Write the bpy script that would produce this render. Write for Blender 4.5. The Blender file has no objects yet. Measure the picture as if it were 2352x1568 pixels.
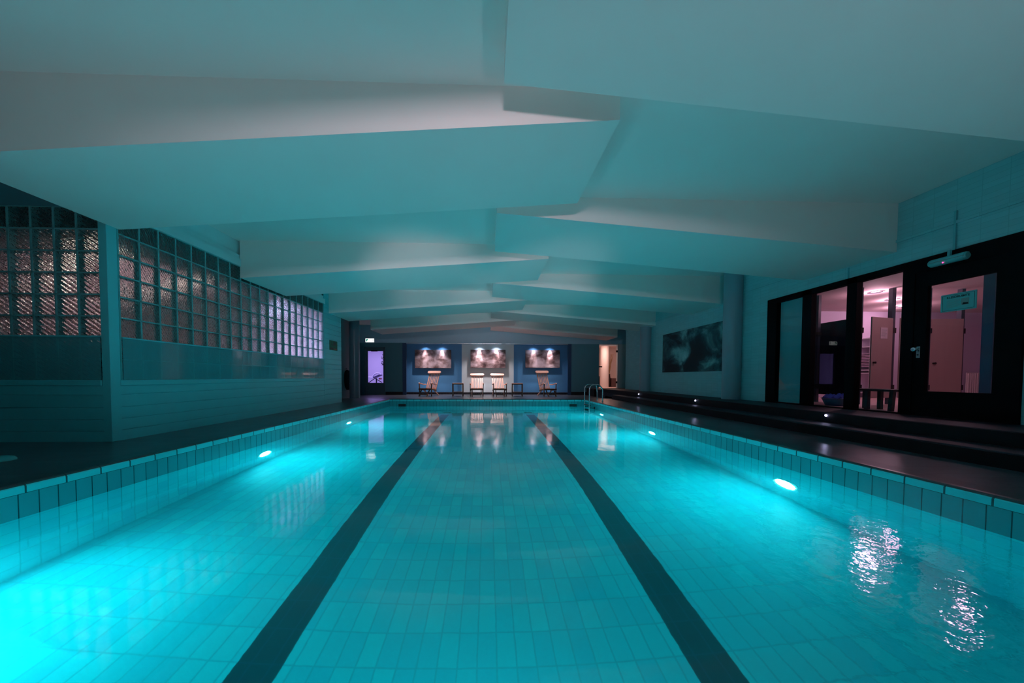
import bpy, bmesh, math, random
from mathutils import Vector, Matrix
random.seed(7)
S = bpy.context.scene
COL = S.collection
PI = math.pi

# ------------------------------------------------------------------ materials
def nt(name):
    m = bpy.data.materials.new(name); m.use_nodes = True
    n = m.node_tree; n.nodes.clear()
    out = n.nodes.new('ShaderNodeOutputMaterial')
    return m, n, out

def N(n, typ, **k):
    x = n.nodes.new(typ)
    for a, v in k.items(): setattr(x, a, v)
    return x

def mth(n, op, a, b=None, c=None):
    x = n.nodes.new('ShaderNodeMath'); x.operation = op
    for i, v in enumerate((a, b, c)):
        if v is None: continue
        if isinstance(v, (int, float)): x.inputs[i].default_value = v
        else: n.links.new(v, x.inputs[i])
    return x.outputs[0]

def mixc(n, fac, a, b):
    x = n.nodes.new('ShaderNodeMix'); x.data_type = 'RGBA'
    for i, v in ((0, fac), (6, a), (7, b)):
        if isinstance(v, (int, float)): x.inputs[i].default_value = v
        elif isinstance(v, tuple): x.inputs[i].default_value = (*v, 1)
        else: n.links.new(v, x.inputs[i])
    return x.outputs[2]

def P(name, col, rough=.5, metal=0., spec=.5, noise=0., nscale=6., bump=0., bscale=80., alpha=1., coat=0.):
    """principled with a little procedural colour variation / bump"""
    m, n, out = nt(name)
    b = N(n, 'ShaderNodeBsdfPrincipled')
    b.inputs['Base Color'].default_value = (*col, 1)
    b.inputs['Roughness'].default_value = rough
    b.inputs['Metallic'].default_value = metal
    b.inputs['Specular IOR Level'].default_value = spec
    b.inputs['Alpha'].default_value = alpha
    b.inputs['Coat Weight'].default_value = coat
    tc = N(n, 'ShaderNodeTexCoord')
    if noise:
        t = N(n, 'ShaderNodeTexNoise'); t.inputs['Scale'].default_value = nscale; t.inputs['Detail'].default_value = 4
        n.links.new(tc.outputs['Object'], t.inputs['Vector'])
        d = tuple(c * (1 - noise) for c in col); l = tuple(min(1, c * (1 + noise)) for c in col)
        n.links.new(mixc(n, t.outputs['Fac'], d, l), b.inputs['Base Color'])
    if bump:
        t = N(n, 'ShaderNodeTexNoise'); t.inputs['Scale'].default_value = bscale; t.inputs['Detail'].default_value = 3
        n.links.new(tc.outputs['Object'], t.inputs['Vector'])
        bp = N(n, 'ShaderNodeBump'); bp.inputs['Strength'].default_value = bump; bp.inputs['Distance'].default_value = .01
        n.links.new(t.outputs['Fac'], bp.inputs['Height']); n.links.new(bp.outputs['Normal'], b.inputs['Normal'])
    n.links.new(b.outputs[0], out.inputs[0])
    return m

def EM(name, col, strength):
    m, n, out = nt(name)
    e = N(n, 'ShaderNodeEmission'); e.inputs[0].default_value = (*col, 1); e.inputs[1].default_value = strength
    n.links.new(e.outputs[0], out.inputs[0]); return m

def TILE(name, col, grout, au, av, su, sv, ou=0., ov=0., joint=.006, rough=.25, var=.08, spec=.5, stripes=None, stripe_col=(.01, .05, .09)):
    """rectangular tiles on two object axes, with joints and a slight tile to tile variation"""
    m, n, out = nt(name)
    b = N(n, 'ShaderNodeBsdfPrincipled')
    b.inputs['Roughness'].default_value = rough; b.inputs['Specular IOR Level'].default_value = spec
    tc = N(n, 'ShaderNodeTexCoord'); sx = N(n, 'ShaderNodeSeparateXYZ')
    n.links.new(tc.outputs['Object'], sx.inputs[0])
    u = mth(n, 'DIVIDE', mth(n, 'SUBTRACT', sx.outputs[au], ou), su)
    v = mth(n, 'DIVIDE', mth(n, 'SUBTRACT', sx.outputs[av], ov), sv)
    ju, jv = joint / su / 2, joint / sv / 2
    du = mth(n, 'LESS_THAN', mth(n, 'PINGPONG', u, .5), ju)
    dv = mth(n, 'LESS_THAN', mth(n, 'PINGPONG', v, .5), jv)
    j = mth(n, 'MAXIMUM', du, dv)
    cx = N(n, 'ShaderNodeCombineXYZ')
    n.links.new(mth(n, 'FLOOR', u), cx.inputs[0]); n.links.new(mth(n, 'FLOOR', v), cx.inputs[1])
    wn = N(n, 'ShaderNodeTexWhiteNoise'); n.links.new(cx.outputs[0], wn.inputs[0])
    lo = tuple(c * (1 - var) for c in col); hi = tuple(min(1, c * (1 + var)) for c in col)
    c = mixc(n, wn.outputs[0], lo, hi)
    g = grout
    if stripes:
        tot = None
        for (x0, x1, y0, y1) in stripes:
            a = mth(n, 'MULTIPLY', mth(n, 'GREATER_THAN', sx.outputs[0], x0), mth(n, 'LESS_THAN', sx.outputs[0], x1))
            q = mth(n, 'MULTIPLY', mth(n, 'GREATER_THAN', sx.outputs[1], y0), mth(n, 'LESS_THAN', sx.outputs[1], y1))
            a = mth(n, 'MULTIPLY', a, q)
            tot = a if tot is None else mth(n, 'MAXIMUM', tot, a)
        c = mixc(n, tot, c, stripe_col)
        g = mixc(n, tot, grout, tuple(x * 2.2 for x in stripe_col))
    n.links.new(mixc(n, j, c, g), b.inputs['Base Color'])
    bp = N(n, 'ShaderNodeBump'); bp.inputs['Strength'].default_value = .4; bp.inputs['Distance'].default_value = .002
    n.links.new(mth(n, 'SUBTRACT', 1., j), bp.inputs['Height']); n.links.new(bp.outputs[0], b.inputs['Normal'])
    n.links.new(b.outputs[0], out.inputs[0])
    return m

def PANE(name, tint=(1, 1, 1), refl=1.):
    m, n, out = nt(name)
    t = N(n, 'ShaderNodeBsdfTransparent'); t.inputs[0].default_value = (*tint, 1)
    g = N(n, 'ShaderNodeBsdfGlossy'); g.inputs['Roughness'].default_value = .01
    f = N(n, 'ShaderNodeFresnel'); f.inputs[0].default_value = 1.5
    mx = N(n, 'ShaderNodeMixShader')
    ge = N(n, 'ShaderNodeNewGeometry')
    n.links.new(mth(n, 'MULTIPLY', mth(n, 'MULTIPLY', f.outputs[0], refl), mth(n, 'SUBTRACT', 1., ge.outputs['Backfacing'])), mx.inputs[0])
    n.links.new(t.outputs[0], mx.inputs[1]); n.links.new(g.outputs[0], mx.inputs[2])
    n.links.new(mx.outputs[0], out.inputs[0]); return m

def WATER():
    m, n, out = nt('pool_water')
    tc = N(n, 'ShaderNodeTexCoord')
    b = N(n, 'ShaderNodeBsdfPrincipled')
    b.inputs['Base Color'].default_value = (1, 1, 1, 1); b.inputs['Roughness'].default_value = .06
    b.inputs['IOR'].default_value = 1.333; b.inputs['Transmission Weight'].default_value = 1.
    w = N(n, 'ShaderNodeTexNoise'); w.inputs['Scale'].default_value = 1.6; w.inputs['Detail'].default_value = 2.5
    w2 = N(n, 'ShaderNodeTexNoise'); w2.inputs['Scale'].default_value = 9.; w2.inputs['Detail'].default_value = 2.
    for t in (w, w2): n.links.new(tc.outputs['Object'], t.inputs['Vector'])
    sx = N(n, 'ShaderNodeSeparateXYZ'); n.links.new(tc.outputs['Object'], sx.inputs[0])
    def ss(v, a, b_):
        x = N(n, 'ShaderNodeMapRange'); x.interpolation_type = 'SMOOTHSTEP'
        n.links.new(v, x.inputs[0]); x.inputs[1].default_value = a; x.inputs[2].default_value = b_
        return x.outputs[0]
    near = mth(n, 'MULTIPLY', ss(sx.outputs[0], .9, 2.0), mth(n, 'SUBTRACT', 1., ss(sx.outputs[1], 2.2, 4.6)))   # livelier water by the overflow
    w3 = N(n, 'ShaderNodeTexNoise'); w3.inputs['Scale'].default_value = 14.; w3.inputs['Detail'].default_value = 3.
    n.links.new(tc.outputs['Object'], w3.inputs['Vector'])
    h = mth(n, 'ADD', mth(n, 'MULTIPLY', w.outputs['Fac'], .0036), mth(n, 'MULTIPLY', w2.outputs['Fac'], .0005))
    h = mth(n, 'ADD', h, mth(n, 'MULTIPLY', mth(n, 'MULTIPLY', w3.outputs['Fac'], near), .0030))
    bp = N(n, 'ShaderNodeBump'); bp.inputs['Strength'].default_value = 1.; bp.inputs['Distance'].default_value = 1.
    n.links.new(h, bp.inputs['Height']); n.links.new(bp.outputs[0], b.inputs['Normal'])
    n.links.new(b.outputs[0], out.inputs[0])
    vs = N(n, 'ShaderNodeVolumeScatter'); vs.inputs['Color'].default_value = (.25, .92, 1, 1); vs.inputs['Density'].default_value = SCAT
    va = N(n, 'ShaderNodeVolumeAbsorption'); va.inputs['Color'].default_value = (.0, .90, .97, 1); va.inputs['Density'].default_value = .22
    ad = N(n, 'ShaderNodeAddShader'); n.links.new(vs.outputs[0], ad.inputs[0]); n.links.new(va.outputs[0], ad.inputs[1])
    n.links.new(ad.outputs[0], out.inputs[1]); return m

def GLASSBLOCK():
    m, n, out = nt('ribbed_glass_block')
    tc = N(n, 'ShaderNodeTexCoord')
    b = N(n, 'ShaderNodeBsdfPrincipled')
    b.inputs['Base Color'].default_value = (.86, .93, .92, 1); b.inputs['Roughness'].default_value = .03
    b.inputs['IOR'].default_value = 1.45; b.inputs['Transmission Weight'].default_value = 1.
    mp = N(n, 'ShaderNodeMapping'); mp.inputs['Rotation'].default_value = (math.radians(20), math.radians(20), 0)
    n.links.new(tc.outputs['Object'], mp.inputs[0])
    w = N(n, 'ShaderNodeTexWave'); w.wave_type = 'BANDS'; w.bands_direction = 'DIAGONAL'
    w.inputs['Scale'].default_value = 13.; w.inputs['Distortion'].default_value = 1.2; w.inputs['Detail'].default_value = 1.
    w.inputs['Detail Scale'].default_value = 3.
    n.links.new(mp.outputs[0], w.inputs[0])
    bp = N(n, 'ShaderNodeBump'); bp.inputs['Strength'].default_value = .5; bp.inputs['Distance'].default_value = .012
    n.links.new(w.outputs['Fac'], bp.inputs['Height']); n.links.new(bp.outputs[0], b.inputs['Normal'])
    n.links.new(b.outputs[0], out.inputs[0]); return m

def WOOD(name, a, b_, rough=.45, axis=2, scale=9.):
    m, n, out = nt(name)
    b = N(n, 'ShaderNodeBsdfPrincipled'); b.inputs['Roughness'].default_value = rough
    tc = N(n, 'ShaderNodeTexCoord'); mp = N(n, 'ShaderNodeMapping')
    sc = [scale] * 3; sc[axis] = scale * .12; mp.inputs['Scale'].default_value = sc
    n.links.new(tc.outputs['Object'], mp.inputs[0])
    t = N(n, 'ShaderNodeTexNoise'); t.inputs['Scale'].default_value = 3.; t.inputs['Detail'].default_value = 5; t.inputs['Distortion'].default_value = .6
    n.links.new(mp.outputs[0], t.inputs[0])
    n.links.new(mixc(n, t.outputs['Fac'], a, b_), b.inputs['Base Color'])
    n.links.new(b.outputs[0], out.inputs[0]); return m

def ART(name, stops, scale=2.2, seed=0., rough=.4, stretch=(1, 1, 1), distort=1.2):
    """abstract cloudy print"""
    m, n, out = nt(name)
    b = N(n, 'ShaderNodeBsdfPrincipled'); b.inputs['Roughness'].default_value = rough
    tc = N(n, 'ShaderNodeTexCoord'); mp = N(n, 'ShaderNodeMapping')
    mp.inputs['Location'].default_value = (seed, seed * 1.7, seed * .6); mp.inputs['Scale'].default_value = stretch
    n.links.new(tc.outputs['Object'], mp.inputs[0])
    t = N(n, 'ShaderNodeTexNoise'); t.inputs['Scale'].default_value = scale; t.inputs['Detail'].default_value = 6
    t.inputs['Distortion'].default_value = distort; t.inputs['Roughness'].default_value = .55
    n.links.new(mp.outputs[0], t.inputs[0])
    r = N(n, 'ShaderNodeValToRGB'); e = r.color_ramp.elements
    e[0].position, e[0].color = stops[0][0], (*stops[0][1], 1)
    e[1].position, e[1].color = stops[-1][0], (*stops[-1][1], 1)
    for p, c in stops[1:-1]:
        x = e.new(p); x.color = (*c, 1)
    n.links.new(t.outputs['Fac'], r.inputs[0]); n.links.new(r.outputs[0], b.inputs['Base Color'])
    n.links.new(b.outputs[0], out.inputs[0]); return m

# ------------------------------------------------------------------ mesh builder
class MB:
    def __init__(s): s.bm = bmesh.new()
    def box(s, x0, x1, y0, y1, z0, z1, bev=0., seg=1):
        g = bmesh.ops.create_cube(s.bm, size=1.)
        vs = g['verts']
        for v in vs:
            v.co = Vector(((x0 + x1) / 2 + v.co.x * (x1 - x0), (y0 + y1) / 2 + v.co.y * (y1 - y0), (z0 + z1) / 2 + v.co.z * (z1 - z0)))
        if bev:
            es = list({e for v in vs for e in v.link_edges})
            bmesh.ops.bevel(s.bm, geom=es, offset=bev, segments=seg, affect='EDGES', profile=.5)
        return s
    def bar(s, a, b, w, h, up=(0, 0, 1), bev=0.):
        """rectangular bar between two points: w across, h along 'up'"""
        a, b = Vector(a), Vector(b); d = (b - a); L = d.length; d.normalize()
        u = Vector(up); x = d.cross(u)
        if x.length < 1e-5: x = d.cross(Vector((1, 0, 0)))
        x.normalize(); u = x.cross(d)
        g = bmesh.ops.create_cube(s.bm, size=1.); vs = g['verts']
        c = (a + b) / 2
        for v in vs:
            p = v.co.copy(); v.co = c + d * (p.y * L) + x * (p.x * w) + u * (p.z * h)
        if bev:
            es = list({e for v in vs for e in v.link_edges})
            bmesh.ops.bevel(s.bm, geom=es, offset=bev, segments=2, affect='EDGES', profile=.5)
        return s
    def prism(s, pts, d):
        """closed polygon (3-D points) extruded along d"""
        vs = [s.bm.verts.new(p) for p in pts]
        f = s.bm.faces.new(vs)
        r = bmesh.ops.extrude_face_region(s.bm, geom=[f])
        bmesh.ops.translate(s.bm, verts=[x for x in r['geom'] if isinstance(x, bmesh.types.BMVert)], vec=Vector(d))
        return s
    def quad(s, *pts):
        s.bm.faces.new([s.bm.verts.new(p) for p in pts]); return s
    def tube(s, pts, r, n=10, close=False):
        pts = [Vector(p) for p in pts]; rings = []
        rr = r if isinstance(r, (list, tuple)) else [r] * len(pts)
        up = None
        for i, p in enumerate(pts):
            d = (pts[min(i + 1, len(pts) - 1)] - pts[max(i - 1, 0)]).normalized()
            if up is None:
                up = d.orthogonal().normalized()
            up = (up - d * up.dot(d)).normalized(); x = d.cross(up)
            rings.append([s.bm.verts.new(p + (up * math.cos(2 * PI * k / n) + x * math.sin(2 * PI * k / n)) * rr[i]) for k in range(n)])
        for a, b in zip(rings, rings[1:]):
            for k in range(n): s.bm.faces.new((a[k], a[(k + 1) % n], b[(k + 1) % n], b[k]))
        s.bm.faces.new(rings[0][::-1]); s.bm.faces.new(rings[-1])
        return s
    def lathe(s, prof, c, axis='z', n=32):
        """profile [(r, t)] spun about an axis through c"""
        c = Vector(c); rings = []
        for r, t in prof:
            ring = []
            for k in range(n):
                a = 2 * PI * k / n; q = (r * math.cos(a), r * math.sin(a))
                v = {'z': (q[0], q[1], t), 'x': (t, q[0], q[1]), 'y': (q[0], t, q[1])}[axis]
                ring.append(s.bm.verts.new(c + Vector(v)))
            rings.append(ring)
        for a, b in zip(rings, rings[1:]):
            for k in range(n): s.bm.faces.new((a[k], a[(k + 1) % n], b[(k + 1) % n], b[k]))
        if prof[0][0] > 1e-6: s.bm.faces.new(rings[0][::-1])
        if prof[-1][0] > 1e-6: s.bm.faces.new(rings[-1])
        bmesh.ops.remove_doubles(s.bm, verts=s.bm.verts[:], dist=1e-6)
        return s
    def build(s, name, m, parent=None, smooth=False, M=None, recalc=True):
        bm = s.bm
        if recalc: bmesh.ops.recalc_face_normals(bm, faces=bm.faces[:])
        me = bpy.data.meshes.new(name)
        if M is not None: bm.transform(M)
        bm.to_mesh(me); bm.free()
        if smooth:
            for p in me.polygons: p.use_smooth = True
            try: me.set_sharp_from_angle(angle=math.radians(40))
            except Exception: pass
        me.materials.append(m)
        o = bpy.data.objects.new(name, me); COL.objects.link(o)
        if parent is not None: o.parent = parent
        return o

def tag(o, label=None, cat=None, group=None, kind=None):
    if label: o['label'] = label
    if cat: o['category'] = cat
    if group: o['group'] = group
    if kind: o['kind'] = kind
    return o
def thing(name, label, cat, loc=(0, 0, 0), rz=0., group=None):
    o = bpy.data.objects.new(name, None); COL.objects.link(o)
    o.location = loc; o.rotation_euler = (0, 0, rz); o.empty_display_size = .1
    return tag(o, label, cat, group)
def struct(o): o['kind'] = 'structure'; return o
def sbox(name, m, *b):
    return struct(MB().box(*b).build(name, m))
def copy_tree(o, parent=None):
    c = o.copy(); COL.objects.link(c); c.parent = parent
    for ch in list(o.children): copy_tree(ch, c)
    return c
def text(name, body, size, loc, rot, m, parent, ext=.0008, sx=1., align='CENTER'):
    cu = bpy.data.curves.new(name, 'FONT'); cu.body = body; cu.size = size; cu.extrude = ext; cu.offset = .02 * size; cu.align_x = align; cu.align_y = 'CENTER'
    cu.materials.append(m)
    o = bpy.data.objects.new(name, cu); COL.objects.link(o)
    me = bpy.data.meshes.new_from_object(o.evaluated_get(bpy.context.evaluated_depsgraph_get()))
    COL.objects.unlink(o); bpy.data.objects.remove(o)
    o = bpy.data.objects.new(name, me); COL.objects.link(o)
    if not me.materials: me.materials.append(m)
    o.location = loc; o.rotation_euler = rot; o.scale = (sx, 1, 1); o.parent = parent
    return o
def lamp(name, typ, loc, power, col, size=.1, target=None, spot=None, blend=1., parent=None, size_y=None):
    l = bpy.data.lights.new(name, typ); l.energy = power; l.color = col
    if typ == 'AREA':
        l.size = size
        if size_y: l.shape = 'RECTANGLE'; l.size_y = size_y
    else: l.shadow_soft_size = size
    if typ == 'SPOT': l.spot_size = math.radians(spot); l.spot_blend = blend
    o = bpy.data.objects.new(name, l); COL.objects.link(o); o.location = loc
    if target is not None:
        o.rotation_euler = (Vector(target) - Vector(loc)).to_track_quat('-Z', 'Y').to_euler()
    return o

SCAT = .09
# ------------------------------------------------------------------ palette
white_paint = P('white_wall_paint', (.66, .78, .80), .55, noise=.03, nscale=3)
ceil_paint = P('matt_ceiling_paint', (.92, .79, .76), .8, noise=.02, nscale=2, bump=.05, bscale=260)
plank_paint = P('teal_lit_plank_paint', (.13, .60, .66), .38, noise=.03, nscale=4)  # white planks; the pool's teal light is put into this colour
blue_paint = P('blue_wall_paint', (.09, .30, .56), .5, noise=.04)
grey_paint = P('dark_teal_wall_paint', (.08, .24, .29), .6, noise=.03)
black_frame = P('black_frame_paint', (.002, .002, .003), .7, spec=.08)
dark_tile = TILE('dark_skirting_tile', (.01, .01, .014), (.06, .06, .07), 0, 2, .15, .4, joint=.008, rough=.3)
LAMP_COL = (.06, .92, 1.02)
POOLC = (.03, .90, 1.0)
stripe = [(-1.49, -1.225, .4, 10.85), (1.225, 1.49, .4, 10.85), (-1.49, -1.225, 11.25, 11.62), (1.225, 1.49, 11.25, 11.62)]
pool_floor_m = TILE('pool_floor_tile', POOLC, (.04, .71, .78), 0, 1, .1225, .241, .06, 2.03, joint=.010, rough=.35, stripes=stripe, stripe_col=(.003, .018, .035))
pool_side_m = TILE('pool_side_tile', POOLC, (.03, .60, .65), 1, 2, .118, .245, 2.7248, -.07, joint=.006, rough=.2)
shaded_side_m = TILE('shaded_tile_side', (.04, .36, .40), (.005, .05, .06), 1, 2, .118, .245, 2.7248, -.07, joint=.007, rough=.2)  # same pool tile above water, its dimmer light put into a darker colour
shaded_end_m = TILE('shaded_tile_end', (.04, .36, .40), (.005, .05, .06), 0, 2, .118, .245, -3.1253, -.07, joint=.007, rough=.2)
pool_end_m = TILE('pool_end_tile', POOLC, (.03, .60, .65), 0, 2, .118, .245, -3.1253, -.07, joint=.006, rough=.2)
cop_r = TILE('coping_tile_right', (.06, .74, .78), (.02, .07, .08), 1, 2, .25, 4., 2.2248, 1.9, joint=.012, rough=.3)
cop_l = TILE('coping_tile_left', (.06, .74, .78), (.02, .07, .08), 1, 2, .25, 4., 2.6501, 1.9, joint=.012, rough=.3)
cop_f = TILE('coping_tile_end', (.06, .74, .78), (.02, .07, .08), 0, 2, .25, 4., -3.1253, 1.9, joint=.012, rough=.3)
deck_m = TILE('dark_deck_tile', (.068, .078, .095), (.026, .032, .04), 0, 1, .25, .12, joint=.007, rough=.28, var=.2)
step_m = TILE('dark_step_tile', (.010, .011, .020), (.005, .005, .008), 0, 1, .3, .3, joint=.006, rough=.55, var=.2, spec=.3)
riser_m = P('black_riser', (.004, .004, .006), .6, spec=.2)
chrome = P('brushed_steel', (.62, .66, .68), .22, metal=1.)
dark_metal = P('dark_metal', (.02, .02, .025), .4, metal=.6)
pane_m = PANE('clear_pane')
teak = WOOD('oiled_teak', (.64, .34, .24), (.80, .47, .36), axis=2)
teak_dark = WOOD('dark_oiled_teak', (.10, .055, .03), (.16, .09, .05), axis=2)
white_plastic = P('white_plastic', (.78, .80, .80), .35)
black_plastic = P('black_plastic', (.012, .012, .014), .4)

# ------------------------------------------------------------------ pool
XL, XR, YF, YN, ZB, ZW = -3.479, 3.492, 12.17, .55, -1.45, -.25
sb = struct(MB().quad((XL, YN, ZB), (XR, YN, ZB), (XR, YF, ZB), (XL, YF, ZB)).build('pool_floor', pool_floor_m))
ZL = ZW - .004
for nm, m1, m2, (xa, ya), (xb, yb) in (('left', pool_side_m, shaded_side_m, (XL, YN), (XL, YF)), ('right', pool_side_m, shaded_side_m, (XR, YN), (XR, YF)),
                                     ('back', pool_end_m, shaded_end_m, (XL, YF), (XR, YF)), ('front', pool_end_m, shaded_end_m, (XL, YN), (XR, YN))):
    wl = struct(MB().quad((xa, ya, ZB), (xb, yb, ZB), (xb, yb, ZL), (xa, ya, ZL)).build('pool_wall_' + nm, m1))
    MB().quad((xa, ya, ZL), (xb, yb, ZL), (xb, yb, -.07), (xa, ya, -.07)).build('shaded_tiles', m2, wl)
W = .25
def coping(name, m, mt, sgn, x, a0, a1, swap=False):
    def pr(q):
        pts = [(x + sgn * a, a0, z) if not swap else (a0, x + sgn * a, z) for a, z in q]
        return MB().prism(pts, (0, a1 - a0, 0) if not swap else (a1 - a0, 0, 0))
    top = struct(pr([(W, -.06), (.012, -.06), (.005, -.012), (.012, -.003), (.028, .003), (.06, .005), (W, 0)]).build(name, mt))
    pr([(.012, -.07), (0, -.07), (0, -.02), (.005, -.012), (.012, -.02)]).build('edge_tiles', m, top)
dark_cop = [TILE('coping_top_' + q, (.035, .07, .08), (.01, .02, .025), ax, 2, .25, 4., off, 1.9, joint=.010, rough=.3, var=.15) for q, ax, off in (('left', 1, 2.6501), ('right', 1, 2.2248), ('end', 0, -3.1253))]
coping('trim_1', cop_l, dark_cop[0], -1, XL, YN - W, YF + W)
coping('trim_2', cop_r, dark_cop[1], 1, XR, YN - W, YF + W)
coping('trim_3', cop_f, dark_cop[2], 1, YF, XL, XR, True)
coping('trim_4', cop_f, dark_cop[2], -1, YN, XL, XR, True)
water = MB().box(XL - .012, XR + .012, YN - .012, YF + .012, ZB - .012, ZW).build('pool_water', WATER())
tag(water, 'still turquoise water filling the swimming pool', 'water', kind='stuff')

# deck
d = MB()
far = [(12.42, 0.), (14.5, -.095), (17.6, -.095)]
d.quad((-9.5, -3.2, 0), (XL - W, -3.2, 0), (XL - W, 12.42, 0), (-9.5, 12.42, 0))
d.quad((XR + W, -3.2, 0), (4.75, -3.2, 0), (4.75, 12.42, 0), (XR + W, 12.42, 0))
d.quad((XL - W, -3.2, 0), (XR + W, -3.2, 0), (XR + W, YN - W, 0), (XL - W, YN - W, 0))
for (ya, za), (yb, zb) in zip(far, far[1:]):
    d.quad((-9.5, ya, za), (9., ya, za), (9., yb, zb), (-9.5, yb, zb))
struct(d.build('floor', deck_m))

# underwater lamps
rim_m = chrome
lens_m = EM('pool_lamp_lens', LAMP_COL, 250.)
def pool_lamp(x, y, sgn, label, rz=0., lens=lens_m):
    t = thing('pool_lamp', label, 'pool lamp', (x, y, -.97), rz, 'underwater lamps in the pool walls')
    MB().lathe([(.165, 0), (.165, .012 * sgn), (.15, .022 * sgn), (.14, .022 * sgn), (.14, 0)], (0, 0, 0), 'x', 36).build('rim', rim_m, t, True)
    MB().lathe([(.138, .004 * sgn), (.12, .016 * sgn), (.06, .021 * sgn), (0, .022 * sgn)], (0, 0, 0), 'x', 36).build('lens', lens, t, True)
for y, lb in ((2.18, 'round white pool lamp nearest the camera on the left pool wall, at the photo edge'),
              (5.383, 'glowing round pool lamp under water halfway along the left pool wall'),
              (8.581, 'small glowing pool lamp farthest along the left pool wall')):
    pool_lamp(XL, y, 1, lb)
for y, lb in ((3.847, 'largest dazzling white pool lamp in view on the right pool wall'),
              (7.077, 'glowing round pool lamp second nearest in view on the right pool wall'),
              (10.272, 'small glowing pool lamp below the ladder on the right pool wall')):
    pool_lamp(XR, y, -1, lb)
pool_lamp(0., YN, 1, 'unseen pool lamp added in the near end wall to brighten the water', PI / 2, EM('added_lamp_lens', LAMP_COL, 70.))  # extra lamp out of view, added to lift the middle of the pool

# skimmer mouths
for x0, x1, lb in ((-3.17, -2.91, 'dark rectangular skimmer mouth at the waterline left end of the far pool wall'),
                   (2.94, 3.21, 'dark rectangular skimmer mouth at the waterline beside the pool ladder')):
    o = MB().box(x0, x1, YF - .012, YF + .01, -.31, -.165, .004).box(x0 + .02, x1 - .02, YF - .02, YF - .01, -.25, -.24).build('skimmer', black_plastic)
    tag(o, lb, 'skimmer', 'skimmers in the far pool wall')

# ladder
lad = thing('pool_ladder', 'stainless steel pool ladder with arched handrails at the far right corner', 'ladder', (0, 0, 0))
for y, bend in ((11.55, 0), (11.0, 1)):
    pts = [(3.31, y, -1.1), (3.31, y, .2), (3.31, y, .38)]
    for k in range(1, 7):
        a = PI - k * PI / 12
        pts.append((3.46 + .15 * math.cos(a), y, .40 + .15 * math.sin(a)))
    pts += [(3.60, y, .55)]
    if bend: pts += [(3.64, y, .535), (3.73, y, .44), (3.745, y, .40)]
    else: pts += [(3.68, y, .54), (3.72, y, .50), (3.735, y, .44)]
    pts += [(3.745, y, .2), (3.745, y, .0)]
    MB().tube(pts, .021, 12).build('handrail', chrome, lad, True)
    MB().lathe([(.045, 0), (.045, .008), (.025, .014)], (3.745, y, .0), 'z', 20).build('floor_flange', chrome, lad, True)
    MB().tube([(3.31, y, -.2), (3.47, y, -.2)], .012, 8).lathe([(.012, -.03), (.04, -.015), (.04, .0)], (3.49, y, -.2), 'x', 16).build('wall_bracket', dark_metal, lad, True)
for z in (-.12, -.36, -.60, -.84):
    MB().box(3.28, 3.36, 11.0, 11.55, z - .014, z + .014, .004).build('tread', dark_metal, lad)

# ------------------------------------------------------------------ ceiling, beams
ZC = 3.32
sbox('ceiling', ceil_paint, -9.5, 9., -3.2, 17.6, ZC, ZC + .12)
def beam(left, y0, y1):
    if left: x0, x1 = -4.6, 1.15
    else: x0, x1 = 5.9, .12
    zo, zc = 2.63, 3.06
    if not left: zc = 3.085
    pts = [(x0, y0, ZC + .02), (x0, y0, zo), (x1, y0, zc), (x1, y0, ZC + .02)]
    return struct(MB().prism(pts, (0, y1 - y0, 0)).build('ceiling_beam', ceil_paint))
for k in range(-1, 4): beam(True, 3.014 + 3.515 * k, 3.014 + 3.515 * k + 1.435)
for k in range(-1, 4): beam(False, 4.80 + 3.54 * k, 4.80 + 3.54 * k + 1.45)

# ------------------------------------------------------------------ left wall: planks, corner post, glass blocks, fascia
XW, YC, YE = -4.6, 4.3, 10.86
def planks_x(name, y0, y1, zs, x=XW, t=.1):
    b = MB()
    for za, zb in zip(zs, zs[1:]): b.box(x - t, x, y0, y1, za + .0028, zb - .0028, .005)
    b.box(x - t, x - .012, y0, y1, zs[0], zs[-1])
    return struct(b.build(name, plank_paint))
def planks_y(name, x0, x1, zs, y=YC, t=.1):
    b = MB()
    for za, zb in zip(zs, zs[1:]): b.box(x0, x1, y, y + t, za + .0028, zb - .0028, .005)
    b.box(x0, x1, y + .012, y + t, zs[0], zs[-1])
    return struct(b.build(name, plank_paint))
PZ = [-.02, .126, .268, .414, .571, .69]
planks_x('wall_left', YC + .085, 9.83, PZ)
planks_y('wall_front', -9.5, XW - .06, PZ)
struct(MB().box(XW - .12, XW + .012, YC + .1, 9.78, .685, .755, .008).build('trim_5', plank_paint))
struct(MB().box(-9.5, XW - .1, YC - .012, YC + .12, .685, .755, .008).build('trim_6', plank_paint))
struct(MB().box(XW - .095, XW + .004, YC - .004, YC + .115, 0, 3.0, .004).build('trim_7', plank_paint))
# end panel of planks beyond the glass
zz = [-.02] + [.145 * k for k in range(1, 23)] + [3.32]
planks_x('wall_left_end', 9.742, YE, zz, XW + .004)
struct(MB().box(-5.35, XW - .09, YE - .1, YE, 0, 3.32).build('wall_left_return', white_paint))
# fascia above the glass
struct(MB().box(XW - .12, XW + .02, YC - .1, 9.79, 2.84, 2.972).box(XW - .12, XW - .01, YC - .1, 9.79, 2.972, 3.055).box(XW - .12, XW - .05, YC - .1, 9.79, 3.055, ZC + .02).build('wall_left_top', white_paint))
sbox('wall_front_top', grey_paint, -9.5, XW - .06, YC, YC + .12, 2.84, ZC + .02)
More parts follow.
